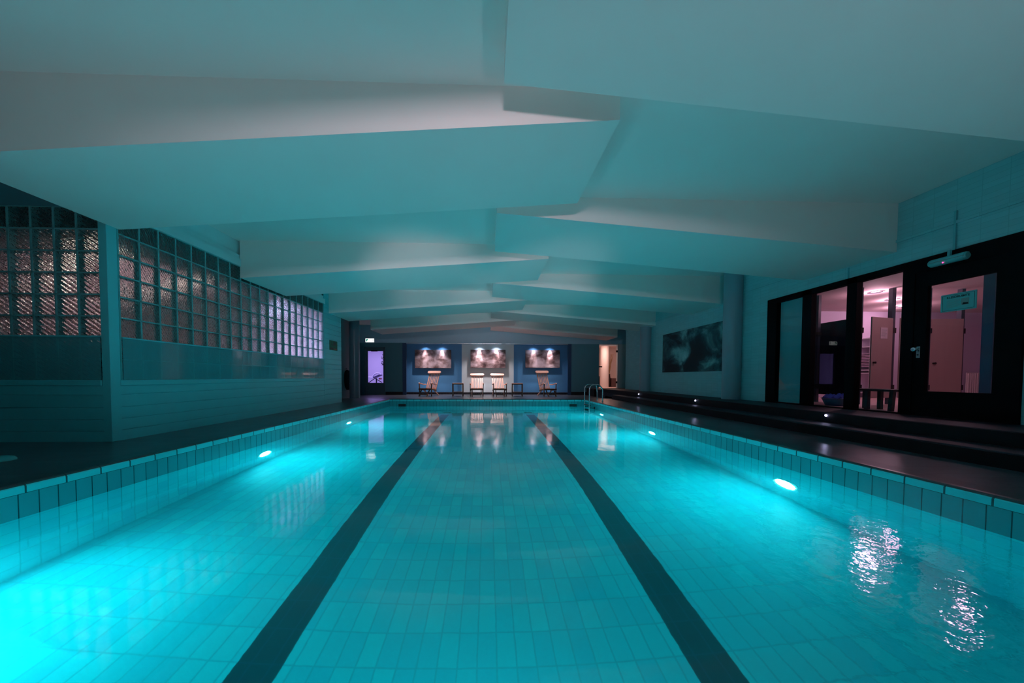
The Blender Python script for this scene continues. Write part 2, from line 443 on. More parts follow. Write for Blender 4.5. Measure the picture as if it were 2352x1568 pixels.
# glass blocks
gb = GLASSBLOCK()
mortar = P('pale_mortar', (.16, .46, .48), .5)
frost = None
def frosted():
    m, n, out = nt('frosted_glass_panel')
    b = N(n, 'ShaderNodeBsdfPrincipled'); b.inputs['Base Color'].default_value = (.14, .46, .52, 1)
    b.inputs['Roughness'].default_value = .06; b.inputs['Specular IOR Level'].default_value = .7; b.inputs['Alpha'].default_value = .5
    n.links.new(b.outputs[0], out.inputs[0]); return m
frost = frosted()
def glass_wall(name, along_y, a0, ncol, pane_frost):
    root = bpy.data.objects.new(name, None); COL.objects.link(root); struct(root)
    bl, mo = MB(), MB()
    pu, pz, z0 = .265, .2606, .755
    for c in range(ncol):
        for r in range(8):
            u0 = a0 + c * pu + .010; u1 = u0 + pu - .020; za = z0 + r * pz + .009; zb = za + pz - .018
            for q in (.020, .088):                              # hollow blocks: a front and a back pane
                if along_y: bl.box(XW - q - .010, XW - q, u0, u1, za, zb, .003)
                else: bl.box(u0, u1, YC + q, YC + q + .010, za, zb, .003)
    for c in range(ncol + 1):
        u = a0 + c * pu
        if along_y: mo.box(XW - .095, XW - .012, u - .009, u + .009, z0, z0 + 8 * pz)
        else: mo.box(u - .009, u + .009, YC + .012, YC + .095, z0, z0 + 8 * pz)
    for r in range(9):
        z = z0 + r * pz
        if along_y: mo.box(XW - .095, XW - .012, a0, a0 + ncol * pu, z - .008, z + .008)
        else: mo.box(a0, a0 + ncol * pu, YC + .012, YC + .095, z - .008, z + .008)
    bl.build('glass_block_panel', gb, root); mo.build('mortar_grid', mortar, root)
    if along_y:
        MB().box(XW - .004, XW + .004, a0 + .01, a0 + ncol * pu - .01, .757, 1.283).build('frosted_panel', frost, root)
        MB().box(XW - .004, XW + .012, a0, a0 + ncol * pu, 1.28, 1.296).build('panel_rail', plank_paint, root)
    else:
        MB().box(a0 + .01, a0 + ncol * pu - .01, YC - .004, YC + .004, .757, 1.283).build('frosted_panel', frost, root)
        MB().box(a0, a0 + ncol * pu, YC - .012, YC + .004, 1.28, 1.296).build('panel_rail', plank_paint, root)
glass_wall('window_1', True, 4.44, 20, True)
glass_wall('window_2', False, -4.70 - .265 * 14, 14, True)
# room behind the glass blocks
room_w = P('pink_room_wall', (.60, .46, .46), .7)
room_d = P('dark_room_floor', (.16, .05, .05), .6)
b = MB().box(-8.6, -8.5, 4.4, 10.8, 0, 2.6).box(-8.5, -4.7, 10.7, 10.78, 0, 2.6).box(-8.5, -5.35, 8.05, 8.15, 0, 2.6)
struct(b.build('wall_sauna', room_w))
struct(MB().box(-4.83, -4.78, 4.60, 10.6, 0, 1.29).box(-8.5, -4.80, 4.46, 4.51, 0, 1.29).build('wall_sauna_low', P('pale_low_wall', (.30, .62, .64), .7)))
sbox('floor_sauna', room_d, -8.6, -4.72, 4.42, 10.75, -.02, .02)
sbox('ceiling_sauna', P('sauna_ceiling', (.6, .55, .52), .8), -8.6, -4.72, 4.42, 10.75, 2.56, 2.62)
for i, (x, y) in enumerate(((-5.6, 5.0), (-6.6, 5.6), (-5.7, 6.6), (-6.9, 7.2))):
    o = MB().lathe([(.10, 0), (.10, -.02), (.08, -.03), (0, -.032)], (x, y, 2.56), 'z', 20).build('ceiling_spot', EM('warm_bulb_%d' % i, (1., .74, .62), 16.), None, True)
    tag(o, 'warm round ceiling lamp glinting through the ribbed glass blocks', 'ceiling lamp', 'warm lamps behind the glass blocks')
lamp('sauna_warm_light', 'AREA', (-6.2, 6.2, 2.5), 7, (1., .46, .54), 2.2, (-6.2, 6.2, 0))
lamp('sauna_violet_light', 'AREA', (-6.4, 9.4, 2.5), 620, (.60, .56, 1.), 1.4, (-6.0, 9.4, 0))

# ------------------------------------------------------------------ depth sign on the planks
gs = thing('depth_sign', 'small green depth sign on the white planks beyond the glass blocks', 'sign', (XW + .006, 10.305, 1.72))
MB().box(0, .006, -.255, .255, -.14, .14).build('sign_plate', P('green_sign', (.005, .14, .08), .5, spec=.3), gs)
text('sign_text', '1.6M', .17, (.0075, 0, .055), (PI / 2, 0, PI / 2), black_plastic, gs)
MB().box(.006, .008, -.21, -.03, -.12, -.07).build('sign_band', black_plastic, gs)
MB().box(.006, .008, .04, .21, -.12, -.085).build('sign_band', P('red_print', (.30, .04, .04), .4), gs)

# ------------------------------------------------------------------ left rear corner
struct(MB().lathe([(.195, -.11), (.195, ZC + .02)], (-5.23, 13.55, 0), 'z', 40).build('column', P('blue_grey_column', (.16, .20, .26), .3, spec=.6), None, True))
sbox('wall_left_back', P('grey_side_paint', (.25, .30, .33), .6), -5.75, -5.6, YE, 14.2, -.11, ZC + .02)
sbox('wall_left_far', grey_paint, -6.95, -6.85, 14.2, 17.0, -.11, ZC + .02)
struct(MB().box(-5.95, -5.62, 14.2, 14.3, -.05, 2.25).build('door_3', black_frame))
sbox('wall_left_lintel', grey_paint, -6.9, -5.6, 14.2, 14.35, 2.25, ZC + .02)
o = MB().lathe([(.10, 0), (.10, .012), (.085, .03), (.05, .042), (0, .046)], (-4.64, 3.36, 0), 'z', 24).build('deck_dome', P('teal_cap', (.06, .40, .42), .4), None, True)
tag(o, 'small low teal dome on the dark deck at the left photo edge', 'dome')
# garment on the wall
rb = thing('hanging_robe', 'black robe hanging on the wall left of the round column', 'robe', (-5.58, 13.55, 0))
g = MB(); g.tube([(0.05, 0, 1.06), (0.06, .0, 1.0), (.07, .02, .85), (.08, .03, .6), (.07, .05, .42), (.06, .06, .28)], [.03, .09, .15, .17, .13, .05], 14)
g.build('robe_cloth', P('black_cloth', (.008, .008, .01), .9), rb, True)
MB().tube([(-.02, 0, 1.1), (.04, 0, 1.1), (.05, 0, 1.13)], .008, 8).build('hook', dark_metal, rb, True)

# ------------------------------------------------------------------ far wall
YB, YNI = 16.95, 17.5
sbox('wall_back_bulkhead', P('pale_blue_bulkhead_paint', (.42, .66, .80), .6, noise=.03), -6.9, 7.3, YB, YNI + .15, 2.452, ZC + .02)
struct(MB().box(-4.2, 4.16, YB - .012, YB + .012, 2.440, 2.456).build('trim_8', chrome))
sbox('wall_back_niche_left', blue_paint, -4.15, -1.33, YNI, YNI + .1, -.11, 2.46)
sbox('wall_back_niche_right', blue_paint, 1.32, 4.12, YNI, YNI + .1, -.11, 2.46)
sbox('wall_back_center', white_paint, -1.33, 1.32, YNI - .10, YNI + .1, -.11, 2.46)
sbox('baseboard_back', dark_tile, -4.15, 4.12, YNI - .13, YNI - .0, -.11, .015)
# side walls flush with the bulkhead, with the door opening on the left and the passage on the right
sbox('wall_back_left', grey_paint, -5.06, -4.15, YB, YNI + .1, -.11, 2.46)
sbox('wall_back_far_left', grey_paint, -6.9, -6.06, YB, YB + .2, -.11, 2.46)
sbox('wall_back_over_door', grey_paint, -6.06, -5.06, YB, YB + .2, 2.24, 2.46)
sbox('baseboard_left', black_plastic, -5.04, -4.2, YB - .015, YB, -.11, .05)
struct(MB().box(-4.2, -4.02, YB - .02, YB + .0, -.11, 2.452).box(-4.15, -4.13, YB, YNI, -.11, 2.452).build('trim_9', P('navy_paint', (.03, .08, .18), .45)))
struct(MB().box(4.0, 4.17, YB - .02, YB + .0, -.11, 2.452).box(4.10, 4.12, YB, YNI, -.11, 2.452).build('trim_10', P('navy_paint_right', (.03, .08, .18), .45)))
sbox('wall_back_right', P('dim_teal_paint', (.14, .36, .44), .5), 4.12, 5.57, YB, YNI + .1, -.11, 2.46)
sbox('baseboard_right', black_plastic, 4.17, 5.4, YB - .015, YB, -.11, .06)
sbox('wall_back_far_right', white_paint, 6.52, 7.2, YB, YB + .2, -.11, 2.46)

# door with a lit window, left
dr = bpy.data.objects.new('door_1', None); COL.objects.link(dr); struct(dr)
dgrey = P('dark_teal_door_paint', (.07, .15, .18), .45)
MB().box(-6.06, -5.98, YB - .03, YB + .1, -.1, 2.24).box(-5.12, -5.06, YB - .03, YB + .1, -.1, 2.24).box(-6.06, -5.06, YB - .03, YB + .1, 2.18, 2.24).build('door_frame', dgrey, dr)
MB().box(-5.98, -5.90, YB, YB + .05, -.09, 2.18).box(-5.15, -5.12, YB, YB + .05, -.09, 2.18).box(-5.90, -5.15, YB, YB + .05, -.09, .49).box(-5.90, -5.15, YB, YB + .05, 2.05, 2.18).build('door_leaf', dgrey, dr)
MB().box(-5.90, -5.15, YB + .02, YB + .03, .49, 2.05).build('door_pane', pane_m, dr)
MB().box(-5.72, -5.42, YB - .05, YB, 2.03, 2.08).build('door_closer', black_plastic, dr)
# violet room behind
vio = P('lilac_wall', (.70, .68, .74), .7)
struct(MB().box(-8.2, -4.3, 20.2, 20.3, -.05, 2.7).box(-8.2, -8.1, 17.2, 20.2, -.05, 2.7).box(-4.3, -4.2, 17.65, 20.2, -.05, 2.7).box(-8.2, -4.2, 17.2, 20.3, 2.6, 2.7).build('wall_treatment_room', vio))
sbox('floor_treatment_room', vio, -8.2, -4.2, 17.1, 20.2, -.08, -.04)
lamp('violet_room_light', 'AREA', (-6.3, 18.3, 2.5), 62, (.52, .38, 1.), 1.0, (-6.3, 18.6, 0))
lc = thing('treatment_lounger', 'white padded lounger on crossed legs behind the lit glass of the left door', 'lounger', (-6.25, 19., -.04))
cush = P('lilac_cushion', (.75, .72, .85), .7)
MB().bar((-.45, 0, .80), (.02, 0, .78), .6, .06, bev=.02).build('seat', cush, lc)
MB().bar((.0, 0, .78), (.34, 0, .93), .6, .05, bev=.02).build('backrest', P('dark_violet_pad', (.06, .05, .14), .6), lc)
MB().tube([(-.02, -.25, .82), (.06, -.25, .95), (.18, -.25, 1.02), (.36, -.25, 1.01), (.40, -.25, .96)], .035, 10).build('towel', cush, lc, True)
for q in ((-.45, .25), (.45, .40)):
    MB().bar((.05, -.1, .74), (q[0], -.15, q[1] + .12), .035, .035).build('leg', dark_metal, lc)
MB().bar((.10, 0, .75), (.10, 0, 0.), .05, .05).build('pillar', dark_metal, lc)
MB().box(.28, .38, -.2, .1, .68, .76, .02).build('red_pad', P('red_pad', (.45, .06, .08), .6), lc)
hp = thing('hanging_plant', 'dark leafy plant hanging behind the right edge of the lit door glass', 'plant', (-5.27, 17.3, 0))
g = MB()
for k in range(34):
    z = random.choice((1.42, 1.47, 1.52, 1.75, 1.82, 1.70)) + random.uniform(-.06, .06); x = random.uniform(-.06, .05); y = random.uniform(-.05, .05)
    a = random.uniform(0, 6.28); L = random.uniform(.04, .07)
    dx, dz = math.cos(a) * L, math.sin(a) * L
    g.quad((x, y, z), (x + dx * .5 - dz * .3, y + .01, z + dz * .5 + dx * .3), (x + dx, y, z + dz), (x + dx * .5 + dz * .3, y - .01, z + dz * .5 - dx * .3))
g.build('leaves', P('dark_leaf', (.01, .03, .02), .6), hp)
MB().tube([(0, 0, 2.6), (0, 0, 1.4)], .004, 6).build('stem', P('dark_stem', (.02, .02, .01), .7), hp)

# exit sign on the bulkhead
ex = thing('exit_sign', 'lit white emergency exit sign on the bulkhead above the left door', 'exit sign', (-5.78, YB - .04, 2.57))
MB().box(-.215, .215, 0, .04, -.10, .10, .008).build('sign_housing', white_plastic, ex)
MB().box(-.205, .205, -.004, 0, -.09, .09).build('lit_panel', EM('exit_panel', (.95, 1., 1.), 1.7), ex)
MB().quad((-.17, -.006, .065), (-.075, -.006, .065), (-.125, -.006, -.03), (-.17, -.006, -.06)).quad((-.17, -.006, -.045), (.0, -.006, -.05), (.0, -.006, -.062), (-.17, -.006, -.062)).build('green_pictogram', EM('exit_green', (0., .22, .14), 1.0), ex)
MB().box(.145, .16, -.006, -.004, -.055, .06).build('dark_bar', EM('exit_bar', (.02, .05, .06), 1.), ex)

# spots and their fixtures
rim = chrome
spots = [(-3.168, 30, 0), (-2.33, 26, 0), (-.43, 70, 1), (.429, 46, 1), (2.325, 30, 2), (3.168, 75, 2)]
sl = ['first downlight from the left, over the left cloud print', 'second downlight from the left, over the left cloud print', 'left downlight over the middle cloud print',
      'right downlight over the middle cloud print', 'left downlight over the right cloud print', 'last downlight on the right, over the right cloud print']
for (x, pw, i), lb in zip(spots, sl):
    yb = YNI - (.40 if i == 1 else .30)
    t = thing('downlight', 'small recessed ' + lb, 'downlight', (x, yb, 2.452), 0, 'downlights along the far bulkhead')
    MB().lathe([(.05, .0), (.05, -.008), (.038, -.012), (.036, -.004)], (0, 0, 0), 'z', 24).build('rim', rim, t, True)
    MB().lathe([(.036, -.005), (.0, -.007)], (0, 0, 0), 'z', 20).build('bulb', EM('spot_bulb', (.86, .88, 1.), 14.), t)
    lamp('spot_beam', 'SPOT', (x, yb, 2.43), (190, 170, 480, 360, 170, 500)[sl.index(lb)], (1., .90, .96), .02, (x, yb + .185, 1.88), 34, .9)
    lamp('spot_spill', 'SPOT', (x, YB + .04, 2.43), (190, 130, 230, 210, 120, 80)[sl.index(lb)], (1., .80, .84), .04, (x, 16.5, 0.), 112, 1.)
    lamp('spot_wash', 'SPOT', (x, yb, 2.43), 42 if i == 1 else 36, (.72, .78, 1.), .03, (x, yb + .14, 1.9), 110, 1.)

# three cloud prints
def picture(name, x, y, z, w, h, m, label):
    t = thing(name, label, 'picture', (x, y, z))
    MB().box(-w / 2, w / 2, -.03, 0, -h / 2, h / 2, .003).build('canvas', m, t)
    MB().box(-w / 2 + .04, w / 2 - .04, 0, .09, -h / 2 + .04, h / 2 - .04).build('backing', black_plastic, t)
    return t
pk = [(.36, (.012, .006, .006)), (.45, (.06, .03, .03)), (.52, (.15, .10, .10)), (.60, (.27, .20, .21)), (.72, (.36, .28, .30))]
picture('picture', -2.78, YNI - .092, 1.70, 1.83, .925, ART('cloud_print_left', pk, 1.7, 3.3, stretch=(1, 1, 1.35), distort=.35), 'pink and brown cloud print on the left blue panel')
picture('picture', .006, YNI - .192, 1.712, 1.77, .915, ART('cloud_print_mid', pk, 1.8, 9.1, stretch=(1, 1, 1.35), distort=.35), 'pink and brown cloud print on the pale middle panel')
picture('picture', 2.80, YNI - .092, 1.725, 1.77, .90, ART('cloud_print_right', pk, 1.6, 15.7, stretch=(1, 1, 1.35), distort=.35), 'pink and brown cloud print on the right blue panel')

# deck chairs
def deck_chair(name, label, loc, rz, recline):
    t = thing(name, label, 'deck chair', loc, rz, 'wooden deck chairs along the far wall')
    w = .56
    sf, sbk = (-.30, .335), (.28, .27)               # seat front / back (y, z)
    top_y, top_z = .28 + recline[0], recline[1]
    # seat
    s = MB()
    for k in range(7):
        x = -w / 2 + .045 + k * (w - .09) / 6
        s.bar((x, sf[0], sf[1]), (x, sbk[0], sbk[1]), .055, .018)
    s.build('seat', teak, t)
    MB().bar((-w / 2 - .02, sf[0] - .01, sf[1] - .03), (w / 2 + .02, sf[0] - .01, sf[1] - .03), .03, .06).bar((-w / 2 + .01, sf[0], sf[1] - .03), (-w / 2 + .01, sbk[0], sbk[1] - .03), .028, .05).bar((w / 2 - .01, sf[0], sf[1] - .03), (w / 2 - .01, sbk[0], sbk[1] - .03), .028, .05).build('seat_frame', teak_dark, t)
    # backrest
    s = MB(); a = Vector((0, .30, .30)); b_ = Vector((0, top_y, top_z - .05))
    for k in range(7):
        x = -.225 + k * .45 / 6
        s.bar((x * .96, a.y, a.z), (x, b_.y, b_.z), .042, .016, up=(0, 1, 0))
    s.bar((-.26, a.y, a.z), (.26, a.y, a.z), .03, .07, up=(0, .3, 1)).bar((-.235, a.y + .012, a.z), (-.245, b_.y + .012, b_.z), .03, .04, up=(0, 1, 0)).bar((.235, a.y + .012, a.z), (.245, b_.y + .012, b_.z), .03, .04, up=(0, 1, 0))
    s.build('backrest', teak, t)
    dv = (b_ - a).normalized(); nv = Vector((0, -dv.z, dv.y)); hp_ = []
    for sg in (1, -1):
        for k in range(9):
            q = (-PI / 2 + k * PI / 8) * 1. if sg > 0 else (PI / 2 + k * PI / 8)
            hp_.append(Vector((sg * .265 + .06 * math.cos(q), top_y, top_z)) + dv * (.06 * math.sin(q)) + nv * .0)
    MB().prism(hp_, nv * .045).build('headrest', teak, t)
    # armrests
    for sg in (-1, 1):
        x = sg * .285
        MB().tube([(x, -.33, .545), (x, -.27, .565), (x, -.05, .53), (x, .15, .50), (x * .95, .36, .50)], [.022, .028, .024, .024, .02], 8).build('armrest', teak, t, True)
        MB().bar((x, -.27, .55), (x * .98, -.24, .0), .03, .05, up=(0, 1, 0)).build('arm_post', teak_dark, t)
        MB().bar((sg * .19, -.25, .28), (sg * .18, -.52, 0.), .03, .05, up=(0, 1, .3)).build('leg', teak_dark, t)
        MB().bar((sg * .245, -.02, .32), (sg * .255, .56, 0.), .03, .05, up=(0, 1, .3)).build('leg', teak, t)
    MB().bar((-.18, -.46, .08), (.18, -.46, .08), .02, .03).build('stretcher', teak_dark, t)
    f = MB()
    for k in range(6):
        f.bar((-.19 + k * .076, -.32, .17), (-.19 + k * .076, -.06, .10), .05, .014)
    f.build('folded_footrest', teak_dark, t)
    t.scale = (1.06,) * 3
    return t
FZ = -.095
deck_chair('deck_chair', 'wooden deck chair under the left cloud print, turned a little to the left', (-2.80, 16.05, FZ), math.radians(-16), (.40, 1.04))
deck_chair('deck_chair', 'left of the two wooden deck chairs before the pale middle panel', (-.515, 15.95, FZ), math.radians(1), (.56, .93))
deck_chair('deck_chair', 'right of the two wooden deck chairs before the pale middle panel', (.535, 15.95, FZ), math.radians(5), (.56, .93))
deck_chair('deck_chair', 'tall upright wooden deck chair under the right cloud print', (2.83, 16.05, FZ), math.radians(14), (.40, 1.07))

def side_table(label, loc, rz):
    t = thing('side_table', label, 'side table', loc, rz, 'wooden side tables between the deck chairs')
    s = MB()
    for k in range(5): s.box(-.22, .22, -.22 + k * .09, -.22 + k * .09 + .08, .545, .565)
    s.build('tabletop', teak, t)
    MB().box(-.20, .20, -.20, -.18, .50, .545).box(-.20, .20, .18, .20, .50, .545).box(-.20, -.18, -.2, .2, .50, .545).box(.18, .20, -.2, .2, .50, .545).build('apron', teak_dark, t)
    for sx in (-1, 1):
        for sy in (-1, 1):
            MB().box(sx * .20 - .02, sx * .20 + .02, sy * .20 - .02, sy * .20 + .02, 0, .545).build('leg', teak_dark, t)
    s = MB()
    for k in range(4): s.box(-.19, .19, -.19 + k * .1, -.19 + k * .1 + .085, .17, .185)
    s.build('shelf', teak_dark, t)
    t.scale = (1.17, 1.1, 1.07)
side_table('square wooden side table between the left deck chair and the middle pair', (-1.40, 16.0, FZ), math.radians(3))
side_table('square wooden side table between the middle pair and the right deck chair', (1.38, 16.0, FZ), math.radians(-3))

# ------------------------------------------------------------------ right passage, landing
struct(MB().box(4.95, 7.1, 15.7, 17.2, -.11, .25).build('floor_landing', riser_m))
pink = P('pink_passage_wall', (.80, .70, .68), .7)
struct(MB().box(4.2, 10., 20.6, 20.7, .2, 2.7).box(5.0, 5.1, 17.65, 20.6, .2, 2.7).box(8.9, 9., 17.2, 20.6, .2, 2.7).box(5.0, 9.0, 17.15, 20.6, 2.55, 2.65).build('wall_passage', pink))
sbox('floor_passage', P('passage_floor', (.62, .45, .42), .5), 5., 9., 17.15, 20.6, .16, .24)
lamp('passage_light', 'AREA', (6.4, 18.2, 2.5), 40, (1., .62, .52), .9, (6.6, 18.6, 0))
struct(MB().lathe([(.24, .24), (.24, 2.55)], (6.62, 19.2, 0), 'z', 32).build('column', pink, None, True))
dr = bpy.data.objects.new('door_2', None); COL.objects.link(dr); struct(dr)
MB().box(6.50, 6.62, YB - .02, YB + .12, .24, 2.45).box(5.57, 6.62, YB - .02, YB + .1, 2.43, 2.46).build('door_jamb', P('white_jamb', (.8, .78, .78), .5), dr)
for z in (.55, 2.1): MB().box(6.43, 6.50, YB - .02, YB + .03, z - .05, z + .05).build('hinge', black_plastic, dr)
MB().box(5.57, 5.62, YB + .02, YB + .06, .3, .85).build('door_edge', black_plastic, dr)
MB().box(5.57, 5.75, YB + .04, YB + .07, 1.30, 1.36).build('door_handle', dark_metal, dr)
vs = thing('floor_vase', 'dark floor vase with dry branches behind the right doorway', 'vase', (7.05, 19.6, .24))
MB().lathe([(.06, 0), (.09, .1), (.08, .45), (.05, .7), (.06, .75)], (0, 0, 0), 'z', 20).build('vase_body', P('dark_vase', (.03, .015, .015), .4), vs, True)
for k in range(6):
    a = random.uniform(-.5, .5)
    MB().tube([(0, 0, .7), (a * .2, random.uniform(-.1, .1), 1.2), (a * .55, random.uniform(-.2, .2), 1.9)], [.012, .018, .006], 6).build('branch', P('dry_branch', (.35, .22, .12), .8), vs, True)
o = MB().box(7.12, 7.42, 19.4, 19.8, .24, .75, .01).build('low_cabinet', P('brown_cabinet', (.10, .05, .05), .5))
tag(o, 'low dark brown cabinet behind the right doorway', 'cabinet')

# ------------------------------------------------------------------ right side: steps, wall, columns
struct(MB().box(4.65, 5.06, -3.2, 12.6, 0, .15, .012, 2).build('floor_lower_step', step_m))
struct(MB().box(5.05, 6.0, -3.2, 14.5, 0, .30, .006).box(5.05, 7.1, 14.5, 15.75, -.11, .25).build('floor_platform', step_m))
struct(MB().box(5.035, 5.05, -3.2, 15.0, .15, .294).box(4.635, 4.65, -3.2, 12.6, 0, .135).build('trim_11', riser_m))
led = EM('blue_white_led', (.62, .60, 1.), 40.)
leds = [((5.03, 4.90, .253), 'tiny white step light below the changing room window'), ((5.03, 8.10, .250), 'tiny white step light in front of the near wall column'),
        ((5.03, 11.2, .249), 'tiny white step light in front of the far wall column')]
for p, lb in leds:
    o = MB().lathe([(.015, 0), (.015, -.006), (0, -.008)], p, 'x', 16).build('step_light', led)
    tag(o, lb, 'step light', 'small lights along the platform step')
o = MB().lathe([(.015, 0), (.015, -.006), (0, -.008)], (5.65, 15.69, .196), 'y', 16).build('step_light', led)
tag(o, 'tiny white step light below the right doorway', 'step light', 'small lights along the platform step')

XWR = 5.9
brick = TILE('white_painted_brick', (.27, .56, .60), (.22, .48, .52), 1, 2, .22, .065, joint=.006, rough=.5, var=.04)  # teal light from the pool is put into the white brick's colour
b = MB().box(XWR, XWR + .12, -3.2, 3.6, .28, ZC + .02).box(XWR, XWR + .12, 3.6, 7.03, 2.43, ZC + .02).box(XWR, XWR + .12, 7.03, 14.45, .28, ZC + .02)
struct(b.build('wall_right', brick))
struct(MB().box(XWR - .02, XWR, -3.2, 14.45, 2.76, 2.80).build('trim_12', brick))
sbox('wall_right_far', grey_paint, 7.1, 7.2, 14.4, 17.0, -.11, ZC + .02)
sbox('wall_right_return', black_frame, XWR + .1, 7.2, 14.45, 14.55, -.11, ZC + .02)
for y in (7.9, 12.33):
    struct(MB().lathe([(.19, .29), (.19, ZC + .01)], (5.76, y, 0), 'z', 40).build('column', P('blue_grey_column_r', (.30, .36, .42), .35, spec=.5), None, True))

# wall picture
t = thing('wall_picture', 'large dark cloud and rock picture on the right wall between two columns', 'picture', (XWR - .005, 9.80, 1.60))
dk = [(.36, (.002, .004, .010)), (.44, (.006, .014, .026)), (.51, (.05, .12, .14)), (.58, (.20, .42, .44)), (.68, (.40, .62, .62))]
MB().box(-.03, 0, -1.50, 1.50, -.625, .625, .003).build('canvas', ART('dark_cloud_picture', dk, .9, 4.4, .7, (1, 1, 1.5), .5), t)
MB().box(0, .004, -1.4, 1.4, -.55, .55).build('backing', black_plastic, t)

# glazed front of the changing room
def frame_box(b, y0, y1, z0, z1): b.box(XWR - .03, XWR + .07, y0, y1, z0, z1)
f = bpy.data.objects.new('window_3', None); COL.objects.link(f); struct(f)
b = MB()
for y0, y1 in ((6.80, 7.03), (6.05, 6.23), (5.29, 5.44), (4.55, 4.69), (3.58, 3.68)): frame_box(b, y0, y1, .28, 2.43)
frame_box(b, 4.69, 6.8, .28, .318); frame_box(b, 4.69, 6.8, 2.335, 2.43); frame_box(b, 3.68, 4.55, 2.24, 2.43)
b.build('window_frame', black_frame, f)
for y0, y1 in ((6.23, 6.80), (5.44, 6.05), (4.69, 5.29)):
    MB().box(XWR + .015, XWR + .023, y0, y1, .318, 2.335).build('window_pane', pane_m, f)
MB().box(XWR + .06, XWR + .075, 6.24, 6.80, .32, 2.335).build('blind_panel', P('teal_blind', (.07, .36, .40), .6), f)
dr = bpy.data.objects.new('door_4', None); COL.objects.link(dr); struct(dr)
b = MB()
for y0, y1, z0, z1 in ((4.42, 4.55, .30, 2.24), (3.68, 3.80, .30, 2.24), (3.80, 4.42, .30, .635), (3.80, 4.42, 2.045, 2.24)):
    b.box(XWR - .015, XWR + .04, y0, y1, z0, z1)
dl = b.build('door_leaf', black_frame, dr)
MB().box(XWR + .008, XWR + .016, 3.80, 4.42, .635, 2.045).build('door_pane', pane_m, dl)
MB().box(XWR - .022, XWR - .015, 4.475, 4.515, 1.085, 1.245, .003).build('handle_plate', chrome, dl)
MB().lathe([(.012, 0), (.012, -.03), (.028, -.035), (.034, -.05), (.026, -.066), (0, -.07)], (XWR - .02, 4.50, 1.205), 'x', 20).build('door_knob', chrome, dl, True)
MB().lathe([(.009, 0), (.009, -.004), (0, -.004)], (XWR - .022, 4.495, 1.13), 'x', 14).build('keyhole', black_plastic, dl)

# notice on the door glass
sg = thing('notice_sign', 'framed white notice headed KLEEDRUIMTE on the glass of the black door', 'sign', (XWR - .004, 4.121, 1.771))
MB().box(-.010, 0, -.163, .163, -.111, .111, .002).build('sign_plate', P('notice_paper', (.13, .52, .53), .4), sg)
ln = P('notice_ink', (.03, .05, .05), .5)
b = MB()
for a, c in ((.006, .012),):
    b.box(-.0112, -.0100, -.147, .147, .093, .0965).box(-.0112, -.0100, -.147, .147, -.0965, -.093).box(-.0112, -.0100, -.147, -.1435, -.0965, .0965).box(-.0112, -.0100, .1435, .147, -.0965, .0965)
b.build('border_line', ln, sg)
text('heading', 'KLEEDRUIMTE', .036, (-.0115, 0.0, .066), (PI / 2, 0, -PI / 2), ln, sg, sx=.92)
grey_ink = P('grey_ink', (.25, .33, .33), .6)
b = MB()
for k in range(8): b.box(-.0111, -.0100, .00 - (.02 if k in (3, 7) else .04) + .02, .105, .030 - k * .013, .0345 - k * .013)
b.build('small_print', grey_ink, sg)
MB().box(-.0112, -.0100, -.10, -.03, -.045, .035).build('photo', grey_ink, sg)
MB().prism([(-.0116, -.097, -.044), (-.0116, -.04, -.044), (-.0116, -.048, -.018), (-.0116, -.09, -.024)], (.0004, 0, 0)).build('photo_figure', black_plastic, sg)

# emergency luminaire
duct_m = P('aqua_duct', (.15, .46, .50), .5)
em = thing('emergency_light', 'white tube shaped emergency light with a red dot above the black door', 'lamp', (XWR - .075, 4.185, 2.31))
MB().tube([(0, -.18, 0), (0, -.165, 0), (0, .165, 0), (0, .18, 0)], [.035, .048, .048, .035], 24).build('tube_cover', P('milky_plastic', (.16, .50, .52), .3), em, True)
MB().box(-.002, .06, -.16, .16, -.008, .05).build('back_tray', duct_m, em)
MB().box(-.0500, .0, -.17, .17, -.004, .003).build('joint_band', P('grey_joint', (.2, .25, .25), .4), em)
MB().box(.0, .03, -.012, .012, .04, .12).build('cable_gland', duct_m, em)
MB().lathe([(.006, 0), (.006, -.004), (0, -.005)], (-.042, .02, -.028), 'x', 10).build('red_indicator', EM('red_led', (1., .02, .10), 12.), em)
o = MB().box(XWR - .022, XWR - .002, 4.165, 4.187, 2.43, 2.92).build('cable_duct', duct_m); tag(o, 'thin vertical cable duct running up from the emergency light', 'cable duct')
o = MB().box(XWR - .018, XWR - .002, 5.44, 5.455, 2.43, 2.61).build('cable_duct', duct_m); tag(o, 'short vertical cable duct above the middle changing room pane', 'cable duct')

